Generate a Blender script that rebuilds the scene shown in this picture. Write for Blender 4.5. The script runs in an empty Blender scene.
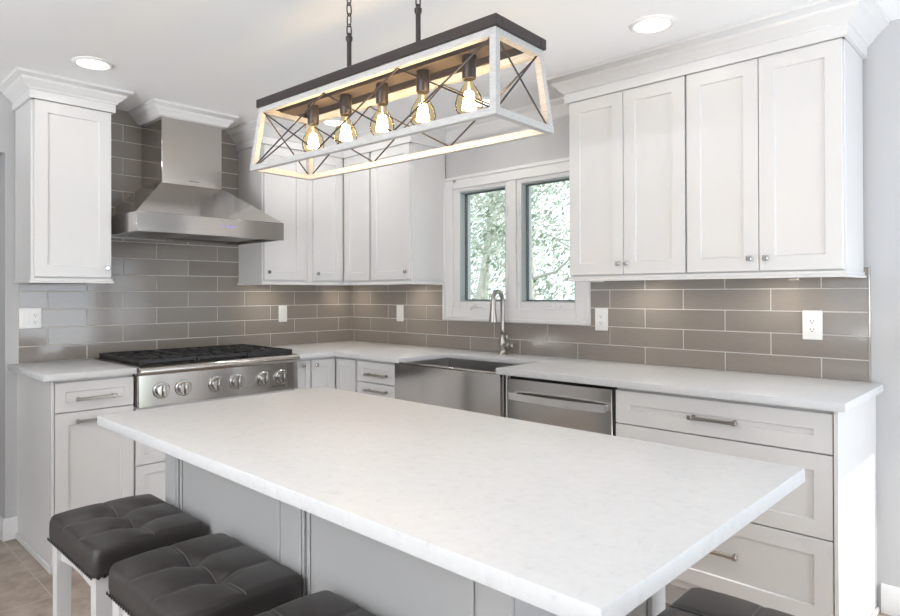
import bpy, bmesh, math, random
from mathutils import Vector, Matrix
random.seed(7)
C = bpy.context.scene.collection
scene = bpy.context.scene
PI = math.pi

# ------------------------------------------------------------------ camera
cam_d = bpy.data.cameras.new('camera')
cam_d.sensor_fit = 'HORIZONTAL'; cam_d.sensor_width = 36.0
cam_d.lens = 638.54 * 36.0 / 900.0
cam_d.shift_x = (450 - 427.56) / 900.0
cam_d.shift_y = -(308 - 290.47) / 900.0
cam_d.clip_start = 0.05
cam = bpy.data.objects.new('camera', cam_d); C.objects.link(cam)
yaw, pitch, roll = 0.78038, 0.00452, -0.00264
fw = Vector((-math.sin(yaw)*math.cos(pitch), math.cos(yaw)*math.cos(pitch), math.sin(pitch)))
rt = Vector((math.cos(yaw), math.sin(yaw), 0)); upv = rt.cross(fw)
r2 = rt*math.cos(roll) + upv*math.sin(roll); u2 = upv*math.cos(roll) - rt*math.sin(roll)
M = Matrix((r2, u2, -fw)).transposed().to_4x4()
M.translation = Vector((3.90934, -3.10532, 1.28008))
cam.matrix_world = M
scene.camera = cam

# ------------------------------------------------------------------ world, sun, daylight, added fill, exposure
world = bpy.data.worlds.new('world'); scene.world = world; world.use_nodes = True
bg = world.node_tree.nodes['Background']
bg.inputs['Color'].default_value = (0.86, 0.93, 1.0, 1); bg.inputs['Strength'].default_value = 1.7
sd = bpy.data.lights.new('sun', 'SUN'); sd.energy = 3.0; sd.angle = 0.01; sd.color = (1, 0.97, 0.92)
sun = bpy.data.objects.new('sun', sd); C.objects.link(sun)
sun.rotation_euler = Vector((-1.0, 0.03, -0.80)).to_track_quat('-Z', 'Y').to_euler()
sun.location = (7, -0.8, 5)
def area(name, loc, direction, sx, sy, power, color):
    l = bpy.data.lights.new(name, 'AREA'); l.shape = 'RECTANGLE'; l.size = sx; l.size_y = sy
    l.energy = power; l.color = color
    o = bpy.data.objects.new(name, l); C.objects.link(o); o.location = loc
    o.rotation_euler = Vector(direction).to_track_quat('-Z', 'Y').to_euler()
    return o
area('patio_daylight', (5.12, -0.98, 1.00), (-1, -0.40, 0.35), 1.40, 1.55, 20, (0.78, 0.88, 1.0))
area('rear_bounce_fill', (3.1, -6.75, 0.22), (-0.30, 0.75, 0.85), 2.9, 1.0, 500, (0.93, 0.965, 1.0))  # added fill, unseen behind the camera, aimed up to brighten the ceiling
area('nook_daylight', (5.12, 0.24, 1.29), (-1, 0, 0), 0.56, 0.9, 2.0, (0.75, 0.87, 1.0))
vs = scene.view_settings
scene.display_settings.display_device = 'sRGB'
vs.view_transform = 'Standard'; vs.look = 'None'; vs.gamma = 1; vs.use_curve_mapping = False
vs.exposure = 0.34

# ------------------------------------------------------------------ materials
def mat(name, col, rough=0.5, metal=0.0, spec=0.5, coat=0.0):
    m = bpy.data.materials.new(name); m.use_nodes = True
    b = m.node_tree.nodes['Principled BSDF']
    b.inputs['Base Color'].default_value = (*col, 1); b.inputs['Roughness'].default_value = rough
    b.inputs['Metallic'].default_value = metal; b.inputs['Specular IOR Level'].default_value = spec
    b.inputs['Coat Weight'].default_value = coat
    return m
def nodes(m): return m.node_tree.nodes, m.node_tree.links, m.node_tree.nodes['Principled BSDF']
def noise(m, scale, detail=4, stretch=(1,1,1), rough=0.55):
    n, l, b = nodes(m)
    tc = n.new('ShaderNodeTexCoord'); mp = n.new('ShaderNodeMapping'); mp.inputs['Scale'].default_value = stretch
    t = n.new('ShaderNodeTexNoise'); t.inputs['Scale'].default_value = scale; t.inputs['Detail'].default_value = detail
    t.inputs['Roughness'].default_value = rough
    l.new(tc.outputs['Object'], mp.inputs['Vector']); l.new(mp.outputs['Vector'], t.inputs['Vector'])
    return t
def ramp(m, src, stops):
    n, l, b = nodes(m); r = n.new('ShaderNodeValToRGB'); e = r.color_ramp.elements
    while len(e) < len(stops): e.new(0.5)
    for k, (p, c) in enumerate(stops): e[k].position = p; e[k].color = (*c, 1)
    l.new(src, r.inputs['Fac']); return r.outputs['Color']
def bump(m, src, strength, dist=0.002):
    n, l, b = nodes(m); u = n.new('ShaderNodeBump'); u.inputs['Strength'].default_value = strength; u.inputs['Distance'].default_value = dist
    l.new(src, u.inputs['Height']); l.new(u.outputs['Normal'], b.inputs['Normal'])

m_white = mat('white_cabinet_paint', (0.72, 0.708, 0.698), 0.32)
bump(m_white, noise(m_white, 60).outputs['Fac'], 0.04, 0.001)
m_trim = mat('white_trim_paint', (0.75, 0.742, 0.735), 0.35)
m_isl = mat('pale_grey_cabinet_paint', (0.48, 0.475, 0.47), 0.4)
m_ceil = mat('ceiling_paint', (0.92, 0.92, 0.925), 0.8)
bump(m_ceil, noise(m_ceil, 150).outputs['Fac'], 0.06, 0.001)
m_wall = mat('greige_wall_paint', (0.52, 0.515, 0.515), 0.7)
bump(m_wall, noise(m_wall, 120).outputs['Fac'], 0.06, 0.001)
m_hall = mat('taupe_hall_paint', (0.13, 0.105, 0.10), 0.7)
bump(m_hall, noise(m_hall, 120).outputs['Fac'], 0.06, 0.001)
m_quartz = mat('white_quartz', (0.8, 0.8, 0.8), 0.38, spec=0.30)
_n = noise(m_quartz, 42, 9, rough=0.78)
nodes(m_quartz)[1].new(ramp(m_quartz, _n.outputs['Fac'], [(0.28, (0.53, 0.53, 0.535)), (0.43, (0.645, 0.645, 0.65)), (0.7, (0.69, 0.69, 0.695))]), nodes(m_quartz)[2].inputs['Base Color'])
def steel(name, col, rough, stretch, bs=0.08):
    m = mat(name, col, rough, 1.0)
    t = noise(m, 55, 2, stretch); n, l, b = nodes(m)
    mr = n.new('ShaderNodeMapRange'); mr.inputs['To Min'].default_value = rough*0.9; mr.inputs['To Max'].default_value = rough*1.12
    l.new(t.outputs['Fac'], mr.inputs['Value']); l.new(mr.outputs['Result'], b.inputs['Roughness'])
    return m
m_steel = steel('brushed_stainless_steel', (0.57, 0.54, 0.515), 0.135, (1, 1, 30))
m_steel_v = steel('vertical_brushed_stainless', (0.57, 0.545, 0.52), 0.14, (30, 30, 1))
m_basin = steel('sink_basin_steel', (0.45, 0.44, 0.43), 0.35, (20, 20, 1))
m_nickel = mat('brushed_nickel', (0.42, 0.39, 0.355), 0.28, 1.0)
m_handle = mat('satin_steel_handle', (0.78, 0.77, 0.76), 0.34, 1.0)
m_chrome = mat('polished_chrome', (0.55, 0.55, 0.55), 0.12, 1.0)
m_black = mat('black_cast_iron', (0.016, 0.016, 0.018), 0.45)
bump(m_black, noise(m_black, 220).outputs['Fac'], 0.15, 0.001)
m_gap = mat('dark_recess', (0.03, 0.03, 0.03), 0.7)
m_plate = mat('white_plastic', (0.84, 0.83, 0.81), 0.3)
m_slot = mat('outlet_slot_dark', (0.09, 0.085, 0.08), 0.5)
m_grout = mat('pale_grout', (0.66, 0.63, 0.59), 0.85)
m_tile = mat('taupe_glazed_tile', (0.3, 0.27, 0.25), 0.08, spec=0.6)
_n = noise(m_tile, 30, 4, (1, 1, 14)); _nn, _l, _b = nodes(m_tile)
_g = _nn.new('ShaderNodeNewGeometry'); _mx = _nn.new('ShaderNodeMath'); _mx.operation = 'MULTIPLY_ADD'
_mx.inputs[1].default_value = 0.35; _l.new(_g.outputs['Random Per Island'], _mx.inputs[0])
_m2 = _nn.new('ShaderNodeMath'); _m2.operation = 'MULTIPLY'; _m2.inputs[1].default_value = 0.75
_l.new(_n.outputs['Fac'], _m2.inputs[0]); _l.new(_m2.outputs[0], _mx.inputs[2])
_l.new(ramp(m_tile, _mx.outputs[0], [(0.2, (0.240, 0.212, 0.187)), (0.9, (0.303, 0.270, 0.240))]), _b.inputs['Base Color'])
bump(m_tile, _n.outputs['Fac'], 0.05, 0.0010)
m_leather = mat('charcoal_leather', (0.042, 0.037, 0.035), 0.36)
bump(m_leather, noise(m_leather, 350, 3).outputs['Fac'], 0.25, 0.0008)
m_thread = mat('grey_thread', (0.16, 0.15, 0.145), 0.7)
m_nail = mat('dark_nailheads', (0.05, 0.048, 0.045), 0.3, 0.8)
m_bronze = mat('dark_bronze_metal', (0.060, 0.050, 0.048), 0.42, 0.55)
m_woodbar = mat('dark_stained_bar', (0.085, 0.068, 0.062), 0.55)
bump(m_woodbar, noise(m_woodbar, 60, 4, (1, 12, 12)).outputs['Fac'], 0.2, 0.001)
m_washed = mat('whitewashed_wood', (0.74, 0.73, 0.71), 0.55)
_n = noise(m_washed, 30, 5, (1, 8, 8))
nodes(m_washed)[1].new(ramp(m_washed, _n.outputs['Fac'], [(0.3, (0.42, 0.41, 0.40)), (0.6, (0.55, 0.545, 0.535))]), nodes(m_washed)[2].inputs['Base Color'])
def emit(name, col, s):
    m = bpy.data.materials.new(name); m.use_nodes = True; n = m.node_tree.nodes; n.clear()
    e = n.new('ShaderNodeEmission'); e.inputs['Color'].default_value = (*col, 1); e.inputs['Strength'].default_value = s
    o = n.new('ShaderNodeOutputMaterial'); m.node_tree.links.new(e.outputs[0], o.inputs[0]); return m
m_fil = emit('glowing_filament', (1.0, 0.72, 0.38), 60)
m_diff = emit('ceiling_light_diffuser', (1.0, 0.97, 0.93), 2.2)
m_puck = emit('puck_light_lens', (1.0, 0.9, 0.75), 2.0)
m_led = emit('blue_display_digits', (0.30, 0.30, 1.0), 1.2)
def thin_glass(name, tint, ior=1.45, base=0.03):
    m = bpy.data.materials.new(name); m.use_nodes = True; n = m.node_tree.nodes; n.clear(); l = m.node_tree.links
    t = n.new('ShaderNodeBsdfTransparent'); t.inputs['Color'].default_value = (*tint, 1)
    g = n.new('ShaderNodeBsdfGlossy'); g.inputs['Roughness'].default_value = base
    f = n.new('ShaderNodeFresnel'); f.inputs['IOR'].default_value = ior
    x = n.new('ShaderNodeMixShader'); o = n.new('ShaderNodeOutputMaterial')
    l.new(f.outputs[0], x.inputs[0]); l.new(t.outputs[0], x.inputs[1]); l.new(g.outputs[0], x.inputs[2]); l.new(x.outputs[0], o.inputs[0])
    return m
m_glass = thin_glass('window_glass', (0.93, 0.96, 0.96), base=0.0)
m_bulb = thin_glass('amber_bulb_glass', (1.0, 0.91, 0.72), 1.07)
m_gasket = mat('grey_green_window_reveal', (0.46, 0.50, 0.51), 0.4)
m_gasket_dark = mat('dark_weather_strip', (0.12, 0.14, 0.15), 0.5)
m_bark = mat('pale_tree_bark', (0.58, 0.55, 0.50), 0.9)
bump(m_bark, noise(m_bark, 20, 5, (1, 1, .2)).outputs['Fac'], 0.6, 0.02)
def leafmat(name, c0, c1):
    m = mat(name, c0, 0.5); n, l, b = nodes(m); g = n.new('ShaderNodeNewGeometry')
    l.new(ramp(m, g.outputs['Random Per Island'], [(0.0, c0), (1.0, c1)]), b.inputs['Base Color'])
    return m
m_leaf = leafmat('silvery_green_leaves', (0.26, 0.32, 0.23), (0.62, 0.67, 0.58))
m_leaf2 = leafmat('olive_green_leaves', (0.27, 0.33, 0.21), (0.63, 0.67, 0.53))
m_grass = mat('lawn', (0.25, 0.30, 0.16), 0.9)
bump(m_grass, noise(m_grass, 30).outputs['Fac'], 0.5, 0.03)
m_floor = mat('taupe_stone_floor_tile', (0.3, 0.26, 0.23), 0.38)
_nn, _l, _b = nodes(m_floor)
_tc = _nn.new('ShaderNodeTexCoord'); _mp = _nn.new('ShaderNodeMapping'); _mp.inputs['Location'].default_value = (0.33, 2.299, 0)
_br = _nn.new('ShaderNodeTexBrick'); _br.offset = 0.5; _br.inputs['Scale'].default_value = 1.0
_br.inputs['Brick Width'].default_value = 0.60; _br.inputs['Row Height'].default_value = 0.30; _br.inputs['Mortar Size'].default_value = 0.0025
_br.inputs['Color1'].default_value = (0, 0, 0, 1); _br.inputs['Color2'].default_value = (0, 0, 0, 1); _br.inputs['Mortar'].default_value = (1, 1, 1, 1)
_l.new(_tc.outputs['Object'], _mp.inputs['Vector']); _l.new(_mp.outputs['Vector'], _br.inputs['Vector'])
_n = noise(m_floor, 5.5, 9, rough=0.68)
_stone = ramp(m_floor, _n.outputs['Fac'], [(0.28, (0.20, 0.155, 0.122)), (0.5, (0.37, 0.305, 0.253)), (0.72, (0.52, 0.455, 0.395))])
_mix = _nn.new('ShaderNodeMix'); _mix.data_type = 'RGBA'
_l.new(_br.outputs['Fac'], _mix.inputs['Factor']); _l.new(_stone, _mix.inputs[6]); _mix.inputs[7].default_value = (0.46, 0.43, 0.40, 1)
_l.new(_mix.outputs[2], _b.inputs['Base Color'])
bump(m_floor, _n.outputs['Fac'], 0.12, 0.003)

# ------------------------------------------------------------------ mesh helpers
class MB:
    """collects shapes into one bmesh; M maps the local frame to the world"""
    def __init__(s, M=None): s.bm = bmesh.new(); s.M = M or Matrix()
    def _v(s, co): return s.bm.verts.new(s.M @ Vector(co))
    def merge(s, b, M=None):
        T = s.M @ (M or Matrix()); vm = {}
        for v in b.verts: vm[v] = s.bm.verts.new(T @ v.co)
        for f in b.faces:
            try:
                g = s.bm.faces.new([vm[v] for v in f.verts]); g.material_index = f.material_index
            except ValueError: pass
        b.free()
    def box(s, x0, y0, z0, x1, y1, z1, bev=0.0, seg=1, mi=0):
        b = bmesh.new(); bmesh.ops.create_cube(b, size=1)
        for v in b.verts: v.co = Vector(((x0+x1)/2 + v.co.x*abs(x1-x0), (y0+y1)/2 + v.co.y*abs(y1-y0), (z0+z1)/2 + v.co.z*abs(z1-z0)))
        if bev: bmesh.ops.bevel(b, geom=b.edges[:], offset=bev, segments=seg, profile=0.5, affect='EDGES')
        for f in b.faces: f.material_index = mi
        s.merge(b); return s
    def hexa(s, bot, top, mi=0):
        a = [s._v(p) for p in bot]; c = [s._v(p) for p in top]; n = len(a)
        fs = [s.bm.faces.new(a[::-1]), s.bm.faces.new(c)]
        for i in range(n): fs.append(s.bm.faces.new((a[i], a[(i+1) % n], c[(i+1) % n], c[i])))
        for f in fs: f.material_index = mi
        return s
    def prism(s, poly, z0, z1, mi=0):
        return s.hexa([(x, y, z0) for x, y in poly], [(x, y, z1) for x, y in poly], mi)
    def tube(s, pts, r, seg=10, mi=0, closed=False):
        pts = [Vector(p) for p in pts]; n = len(pts); rings = []
        rr = r if isinstance(r, (list, tuple)) else [r]*n
        prev = None
        for i, p in enumerate(pts):
            if closed: d = pts[(i+1) % n] - pts[i-1]
            else: d = (pts[min(i+1, n-1)] - pts[max(i-1, 0)])
            d.normalize()
            if prev is None:
                a = Vector((0, 0, 1)) if abs(d.z) < 0.9 else Vector((1, 0, 0)); e1 = d.cross(a).normalized()
            else:
                e1 = (prev - d*prev.dot(d)).normalized()
            prev = e1; e2 = d.cross(e1)
            rings.append([s._v(p + (e1*math.cos(2*PI*k/seg) + e2*math.sin(2*PI*k/seg))*rr[i]) for k in range(seg)])
        m = n if closed else n-1
        for i in range(m):
            A, B = rings[i], rings[(i+1) % n]
            for k in range(seg):
                f = s.bm.faces.new((A[k], A[(k+1) % seg], B[(k+1) % seg], B[k])); f.material_index = mi
        if not closed:
            f = s.bm.faces.new(rings[0][::-1]); f.material_index = mi
            f = s.bm.faces.new(rings[-1]); f.material_index = mi
        return s
    def lathe(s, prof, o=(0, 0, 0), axis=(0, 0, 1), seg=24, mi=0):
        """prof: (radius, distance along axis)"""
        o = Vector(o); d = Vector(axis).normalized()
        a = Vector((0, 0, 1)) if abs(d.z) < 0.9 else Vector((1, 0, 0)); e1 = d.cross(a).normalized(); e2 = d.cross(e1)
        rings = []
        for r, t in prof:
            if r < 1e-6: rings.append([s._v(o + d*t)])
            else: rings.append([s._v(o + d*t + (e1*math.cos(2*PI*k/seg) + e2*math.sin(2*PI*k/seg))*r) for k in range(seg)])
        for A, B in zip(rings, rings[1:]):
            for k in range(seg):
                q = (k+1) % seg
                if len(A) == 1 and len(B) == 1: continue
                if len(A) == 1: f = s.bm.faces.new((A[0], B[q], B[k]))
                elif len(B) == 1: f = s.bm.faces.new((A[k], A[q], B[0]))
                else: f = s.bm.faces.new((A[k], A[q], B[q], B[k]))
                f.material_index = mi
        if len(rings[0]) > 1: s.bm.faces.new(rings[0][::-1]).material_index = mi
        if len(rings[-1]) > 1: s.bm.faces.new(rings[-1]).material_index = mi
        return s
    def shaker(s, x0, z0, x1, z1, yb, t=0.02, rail=0.057, rec=0.008):
        """shaker door or drawer front: back at y=yb, face towards -y"""
        rings = []
        for ins, y in ((0, yb), (0, yb-t+0.0015), (0.0015, yb-t), (rail, yb-t), (rail+0.003, yb-t+rec)):
            rings.append([s._v((x0+ins, y, z0+ins)), s._v((x1-ins, y, z0+ins)), s._v((x1-ins, y, z1-ins)), s._v((x0+ins, y, z1-ins))])
        s.bm.faces.new(rings[0][::-1])
        for A, B in zip(rings, rings[1:]):
            for k in range(4): s.bm.faces.new((A[k], A[(k+1) % 4], B[(k+1) % 4], B[k]))
        s.bm.faces.new(rings[-1]); return s
    def sweep(s, prof, path):
        """prof: (outward, z); outward is to the right of the path; mitred corners"""
        n = len(path); P = [Vector((x, y)) for x, y in path]; rings = []
        for i in range(n):
            ns = []
            if i > 0: d = (P[i]-P[i-1]).normalized(); ns.append(Vector((d.y, -d.x)))
            if i < n-1: d = (P[i+1]-P[i]).normalized(); ns.append(Vector((d.y, -d.x)))
            if len(ns) == 2: m_ = (ns[0]+ns[1]); m_ = m_ / (1 + ns[0].dot(ns[1]))
            else: m_ = ns[0]
            rings.append([s._v((P[i].x + m_.x*o, P[i].y + m_.y*o, z)) for o, z in prof])
        k = len(prof)
        for A, B in zip(rings, rings[1:]):
            for j in range(k): s.bm.faces.new((A[j], A[(j+1) % k], B[(j+1) % k], B[j]))
        s.bm.faces.new(rings[0][::-1]); s.bm.faces.new(rings[-1]); return s
    def build(s, name, mats, parent=None, smooth=40):
        bmesh.ops.recalc_face_normals(s.bm, faces=s.bm.faces[:])
        me = bpy.data.meshes.new(name)
        top = parent
        off = Vector((0, 0, 0))
        while top is not None: off += top.location; top = top.parent
        if off.length: bmesh.ops.translate(s.bm, verts=s.bm.verts[:], vec=-off)
        s.bm.to_mesh(me); s.bm.free()
        for m in (mats if isinstance(mats, (list, tuple)) else [mats]): me.materials.append(m)
        me.shade_smooth(); me.set_sharp_from_angle(angle=math.radians(smooth))
        o = bpy.data.objects.new(name, me); C.objects.link(o)
        if parent is not None: o.parent = parent
        return o
def tag(o, label=None, cat=None, group=None, kind=None):
    if label: o['label'] = label
    if cat: o['category'] = cat
    if group: o['group'] = group
    if kind: o['kind'] = kind
    return o
def thing(name, loc, label, cat, group=None):
    o = bpy.data.objects.new(name, None); o.empty_display_size = 0.1; C.objects.link(o); o.location = loc
    return tag(o, label, cat, group)
def copy_tree(o, parent=None):
    c = o.copy(); C.objects.link(c); c.parent = parent
    for ch in list(o.children): copy_tree(ch, c)
    return c
def struct(name, mb, m, label=None, cat=None):
    o = mb.build(name, m); tag(o, label, cat, kind='structure'); return o
# wall frames: local x along the run, local -y out of the wall
FB = Matrix()                                                       # window wall: face -y
FA = Matrix(((0, -1, 0, 0), (1, 0, 0, 0), (0, 0, 1, 0), (0, 0, 0, 1)))   # range wall: local x -> +y, local -y -> +x

CEIL = 2.36
# ------------------------------------------------------------------ room shell
b = MB(); b.box(-1.7, -6.3, -0.1, 5.3, 0.2, 0.0).box(3.9, 0.2, -0.1, 5.3, 1.7, 0); struct('floor', b, m_floor, 'taupe stone-look tiled kitchen floor with thin pale grout', 'floor')
b = MB(); b.box(-1.7, -6.3, CEIL, 5.3, 0.2, CEIL+0.1).box(3.9, 0.2, CEIL, 5.3, 1.7, CEIL+0.1); struct('ceiling', b, m_ceil, 'smooth white kitchen ceiling', 'ceiling')
b = MB()   # range wall with the opening to the hall
b.box(-0.13, -2.288, 0, 0, 0.15, CEIL).box(-0.13, -3.35, 2.02, 0, -2.288, CEIL).box(-0.13, -6.15, 0, 0, -3.35, CEIL)
struct('wall_left', b, m_wall, 'pale grey wall behind the range, ending at an opening', 'wall')
WX0, WX1, WZ0, WZ1 = 1.075, 2.020, 1.180, 1.965
b = MB()
b.box(0.0, 0, 0, WX0, 0.15, CEIL).box(WX1, 0, 0, 4.05, 0.15, CEIL).box(WX0, 0, 0, WX1, 0.15, WZ0).box(WX0, 0, WZ1, WX1, 0.15, CEIL)
struct('wall_back', b, m_wall, 'pale grey wall with the window over the sink', 'wall')
b = MB()
b.box(5.0, -6.15, 0, 5.15, -1.75, CEIL).box(5.0, -0.09, 0, 5.15, -0.06, CEIL).box(5.0, -0.06, 0, 5.15, 0.54, 0.82).box(5.0, -0.06, 1.76, 5.15, 0.54, CEIL).box(5.0, 0.54, 0, 5.15, 1.6, CEIL).box(5.0, -1.75, 2.05, 5.15, -0.09, CEIL)
struct('wall_right', b, m_wall, 'pale grey side wall with a patio opening', 'wall')
b = MB(); b.box(3.9, 0.1505, 0, 4.05, 1.6, CEIL).box(4.05, 1.45, 0, 5.0, 1.6, CEIL); struct('wall_nook', b, m_wall, 'pale grey wall of the breakfast nook round the corner', 'wall')
b = MB(); b.box(5.0, 0.225, 0.82, 5.05, 0.255, 1.76).box(5.0, -0.06, 1.27, 5.05, 0.54, 1.295); struct('window_3', b, m_trim, 'white window bars of the nook window', 'window')
b = MB()
b.box(-1.55, -6.15, 0, 1.9, -6.0, CEIL).box(4.7, -6.15, 0, 5.0, -6.0, CEIL).box(1.9, -6.15, 0, 4.7, -6.0, 0.55).box(1.9, -6.15, 2.32, 4.7, -6.0, CEIL)
struct('wall_front', b, m_wall, 'pale grey rear wall with a wide opening added for the fill light', 'wall')  # unseen opening, added only to let the rear fill in
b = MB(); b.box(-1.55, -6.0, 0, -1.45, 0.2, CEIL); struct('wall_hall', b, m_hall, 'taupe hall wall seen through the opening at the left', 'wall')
BBP = [(0, 0), (0.014, 0), (0.014, 0.090), (0.009, 0.102), (0.006, 0.112), (0, 0.112)]
b = MB(); b.sweep(BBP, [(-0.13, -2.300), (0, -2.300), (0, -2.236)][0:1] + [(0.0, -2.288), (0.0, -2.236)]); struct('baseboard_left', b, m_trim, 'white baseboard on the narrow wall strip beside the end cabinet', 'baseboard')
b = MB(); b.sweep(BBP, [(3.395, 0), (4.05, 0), (4.05, 1.45)]); struct('baseboard_back', b, m_trim, 'white baseboard right of the drawer base', 'baseboard')
b = MB(); b.sweep(BBP, [(-1.45, -6.0), (-1.45, 0.1)]); struct('baseboard_hall', b, m_trim, 'white baseboard along the hall wall', 'baseboard')

# ------------------------------------------------------------------ tile backsplash (real tiles on a grout bed)
ZC, BZ, HR, TW = 0.914, 0.0886, 0.0978, 0.3932
def tiles(frame, x0, x1, ztop, joint, hole=None, xt0=None, xt1=None):
    """rows of running bond; between xt0..xt1 the tile runs to the ceiling"""
    g = MB(frame); t = MB(frame); k = 0; z = ZC
    while z < ztop - 0.004:
        zn = ZC + BZ + HR*k
        a, c = x0, x1
        if xt0 is not None and z > 1.36: a, c = xt0, xt1
        j = joint + (TW/2 if k % 2 else 0); j -= math.ceil((j - a)/TW)*TW
        while j < c:
            p, q = max(j, a), min(j+TW, c); zz = min(zn, ztop)
            segs = [(p, q)]
            if hole and zz > hole[2] + 0.002 and z < hole[3] - 0.002:
                segs = []
                if p < hole[0]: segs.append((p, min(q, hole[0])))
                if q > hole[1]: segs.append((max(p, hole[1]), q))
            for (p1, q1) in segs:
                zl = z
                if q1 - p1 > 0.012: t.box(p1+0.0023, -0.0085, zl+0.0023, q1-0.0023, -0.003, zz-0.0023, 0.0010)
            j += TW
        z = zn; k += 1
    return g, t
g, t = tiles(FA, -2.232, 0.0, CEIL, -1.8970, None, -1.90, -0.93)
g.box(-2.232, -0.0065, ZC, 0, 0, 1.385).box(-1.90, -0.0065, 1.37, -0.93, 0, CEIL)
o = struct('tile_backsplash', g, m_grout, 'taupe subway tile behind the range, up to the ceiling', 'backsplash')
t.build('tile', m_tile, o)
g, t = tiles(FB, 0.0085, 3.360, 1.385, 3.1907-TW*8, (1.0, 2.09, 1.105, 2.1))
g.box(0.006, -0.0065, ZC, 3.36, 0, 1.105).box(0.006, -0.0065, 1.105, 1.0, 0, 1.385).box(2.09, -0.0065, 1.105, 3.36, 0, 1.385)
o = struct('tile_backsplash', g, m_grout, 'taupe subway tile around the window and under the right cabinets', 'backsplash')
t.build('tile', m_tile, o)
b = MB(); b.box(3.3600, -0.0105, ZC, 3.3645, 0, 1.385); b.build('edge_strip', m_nickel, o)

# ------------------------------------------------------------------ crown moulding
CP = [(0, 2.232), (0.014, 2.232), (0.014, 2.276), (0.022, 2.280), (0.025, 2.288), (0.032, 2.292), (0.040, 2.304), (0.052, 2.316), (0.060, 2.322),
      (0.062, 2.330), (0.072, 2.334), (0.080, 2.343), (0.088, 2.346), (0.090, 2.3595), (0, 2.3595)]
CW = [(o_, z_) for o_, z_ in CP if z_ > 2.25]; CW = [(0, 2.270)] + CW[0:]
UD = 0.325
b = MB(); b.sweep([(o_*.9, z_ + (0.014 if z_ < 2.25 else 0.010 if z_ < 2.30 else 0.004 if z_ < 2.34 else 0)) for o_, z_ in CP], [(0.0, -2.245), (UD, -2.245), (UD, -1.870), (0.0, -1.870)][::1]); struct('trim_1', b, m_trim, 'stepped white crown moulding on the left tall wall cabinet', 'crown moulding')
HX, HY0, HY1 = 0.300, -1.596, -1.231
b = MB(); b.sweep([(o_*0.8, z_) for o_, z_ in CP if z_ > 2.28] [0:-1] + [(0, 2.3595), (0, 2.285)], [(0.0085, HY0-.002), (HX+.002, HY0-.002), (HX+.002, HY1+.002), (0.0085, HY1+.002)])
struct('trim_2', b, m_trim, 'white crown moulding wrapped round the top of the hood chimney', 'crown moulding')
b = MB(); b.sweep(CP, [(0.0, -0.962), (UD, -0.962), (UD, -UD), (1.012, -UD), (1.012, 0.0)])
struct('trim_3', b, m_trim, 'white crown moulding round the corner wall cabinets', 'crown moulding')
b = MB(); b.sweep(CW, [(1.03, 0), (2.142, 0)]); struct('trim_4', b, m_trim, 'white crown moulding on the wall above the window', 'crown moulding')
b = MB(); b.sweep(CP, [(2.157, 0), (2.157, -UD), (3.343, -UD), (3.343, 0)]); struct('trim_5', b, m_trim, 'white crown moulding on the right wall cabinets', 'crown moulding')

# ------------------------------------------------------------------ cabinet parts
def knob(mb_frame, x, y, z, parent, name='knob'):
    k = MB(mb_frame)
    k.lathe([(0.004, 0), (0.004, 0.012), (0.008, 0.014)], (x, y, z), (0, -1, 0), 12)
    k.box(x-0.0115, y-0.026, z-0.0115, x+0.0115, y-0.013, z+0.0115, 0.004)
    return k.build(name, m_chrome, parent)
def pull(frame, xa, xb, y, z, parent):
    k = MB(frame); yb = y-0.028
    for x in (xa+0.012, xb-0.012):
        k.lathe([(0.008, 0), (0.0075, 0.003), (0.005, 0.006), (0.005, 0.026)], (x, y, z), (0, -1, 0), 12)
    k.box(xa, yb-0.006, z-0.0065, xb, yb+0.005, z+0.0065, 0.002)
    for x in (xa+0.006, xb-0.006): k.box(x-0.009, yb-0.008, z-0.0085, x+0.009, yb+0.006, z+0.0085, 0.002)
    return k.build('pull_handle', m_nickel, parent)
RP = [(-0.016, 1.338), (0.010, 1.338), (0.010, 1.346), (0.004, 1.352), (0.004, 1.362), (-0.016, 1.362)]
ZB, ZT, ZU = 1.362, 2.232, 1.368
def upper(frame, x0, x1, doors, label, group, ends=(True, True), ZT=ZT):
    base = frame @ Vector((x0, 0, ZB))
    root = thing('wall_cabinet', base, label, 'cabinet', group)
    c = MB(frame); c.box(x0, -0.305, ZB, x1, -0.0095, ZT, 0.0015); c.build('body', m_white, root)
    for (a, z, kx) in doors:
        d = MB(frame).shaker(a, ZU, z, ZT-0.0015, -0.3055, 0.0195)
        do = d.build('door', m_white, root)
        knob(frame, kx, -0.325, 1.418, do)
    r = MB(frame)
    p = []
    if ends[0]: p.append((x0, -0.0095))
    p += [(x0, -UD+0.008), (x1, -UD+0.008)]
    if ends[1]: p.append((x1, -0.0095))
    r.sweep(RP, p); r.build('light_rail', m_white, root)
    return root
G_UP = 'white wall cabinets'
upper(FA, -2.245, -1.872, [(-2.232, -1.875, -1.900)], 'single-door white wall cabinet left of the steel hood', G_UP, ZT=2.2455)
upper(FA, -0.962, -0.616, [(-0.954, -0.656, -0.930)], 'white wall cabinet immediately right of the steel hood', G_UP, (True, False))
upper(FB, 0.616, 1.012, [(0.624, 0.995, 0.972)], 'white wall cabinet with exposed side panel left of the window', G_UP, (False, True))
upper(FB, 2.157, 2.748, [(2.161, 2.451, 2.432), (2.454, 2.744, 2.473)], 'two-door white wall cabinet beside the window', G_UP, (True, False))
upper(FB, 2.749, 3.343, [(2.753, 3.043, 3.012), (3.046, 3.336, 3.073)], 'two-door white wall cabinet at the far right end', G_UP, (False, True))
root = thing('corner_wall_cabinet', (0, 0, ZB), 'L-shaped white corner wall cabinet where the two walls meet', 'cabinet', G_UP)
c = MB(); c.prism([(0.0095, -0.0095), (0.0095, -0.6155), (0.305, -0.6155), (0.305, -0.305), (0.6155, -0.305), (0.6155, -0.0095)], ZB, ZT); c.build('body', m_white, root)
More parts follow.
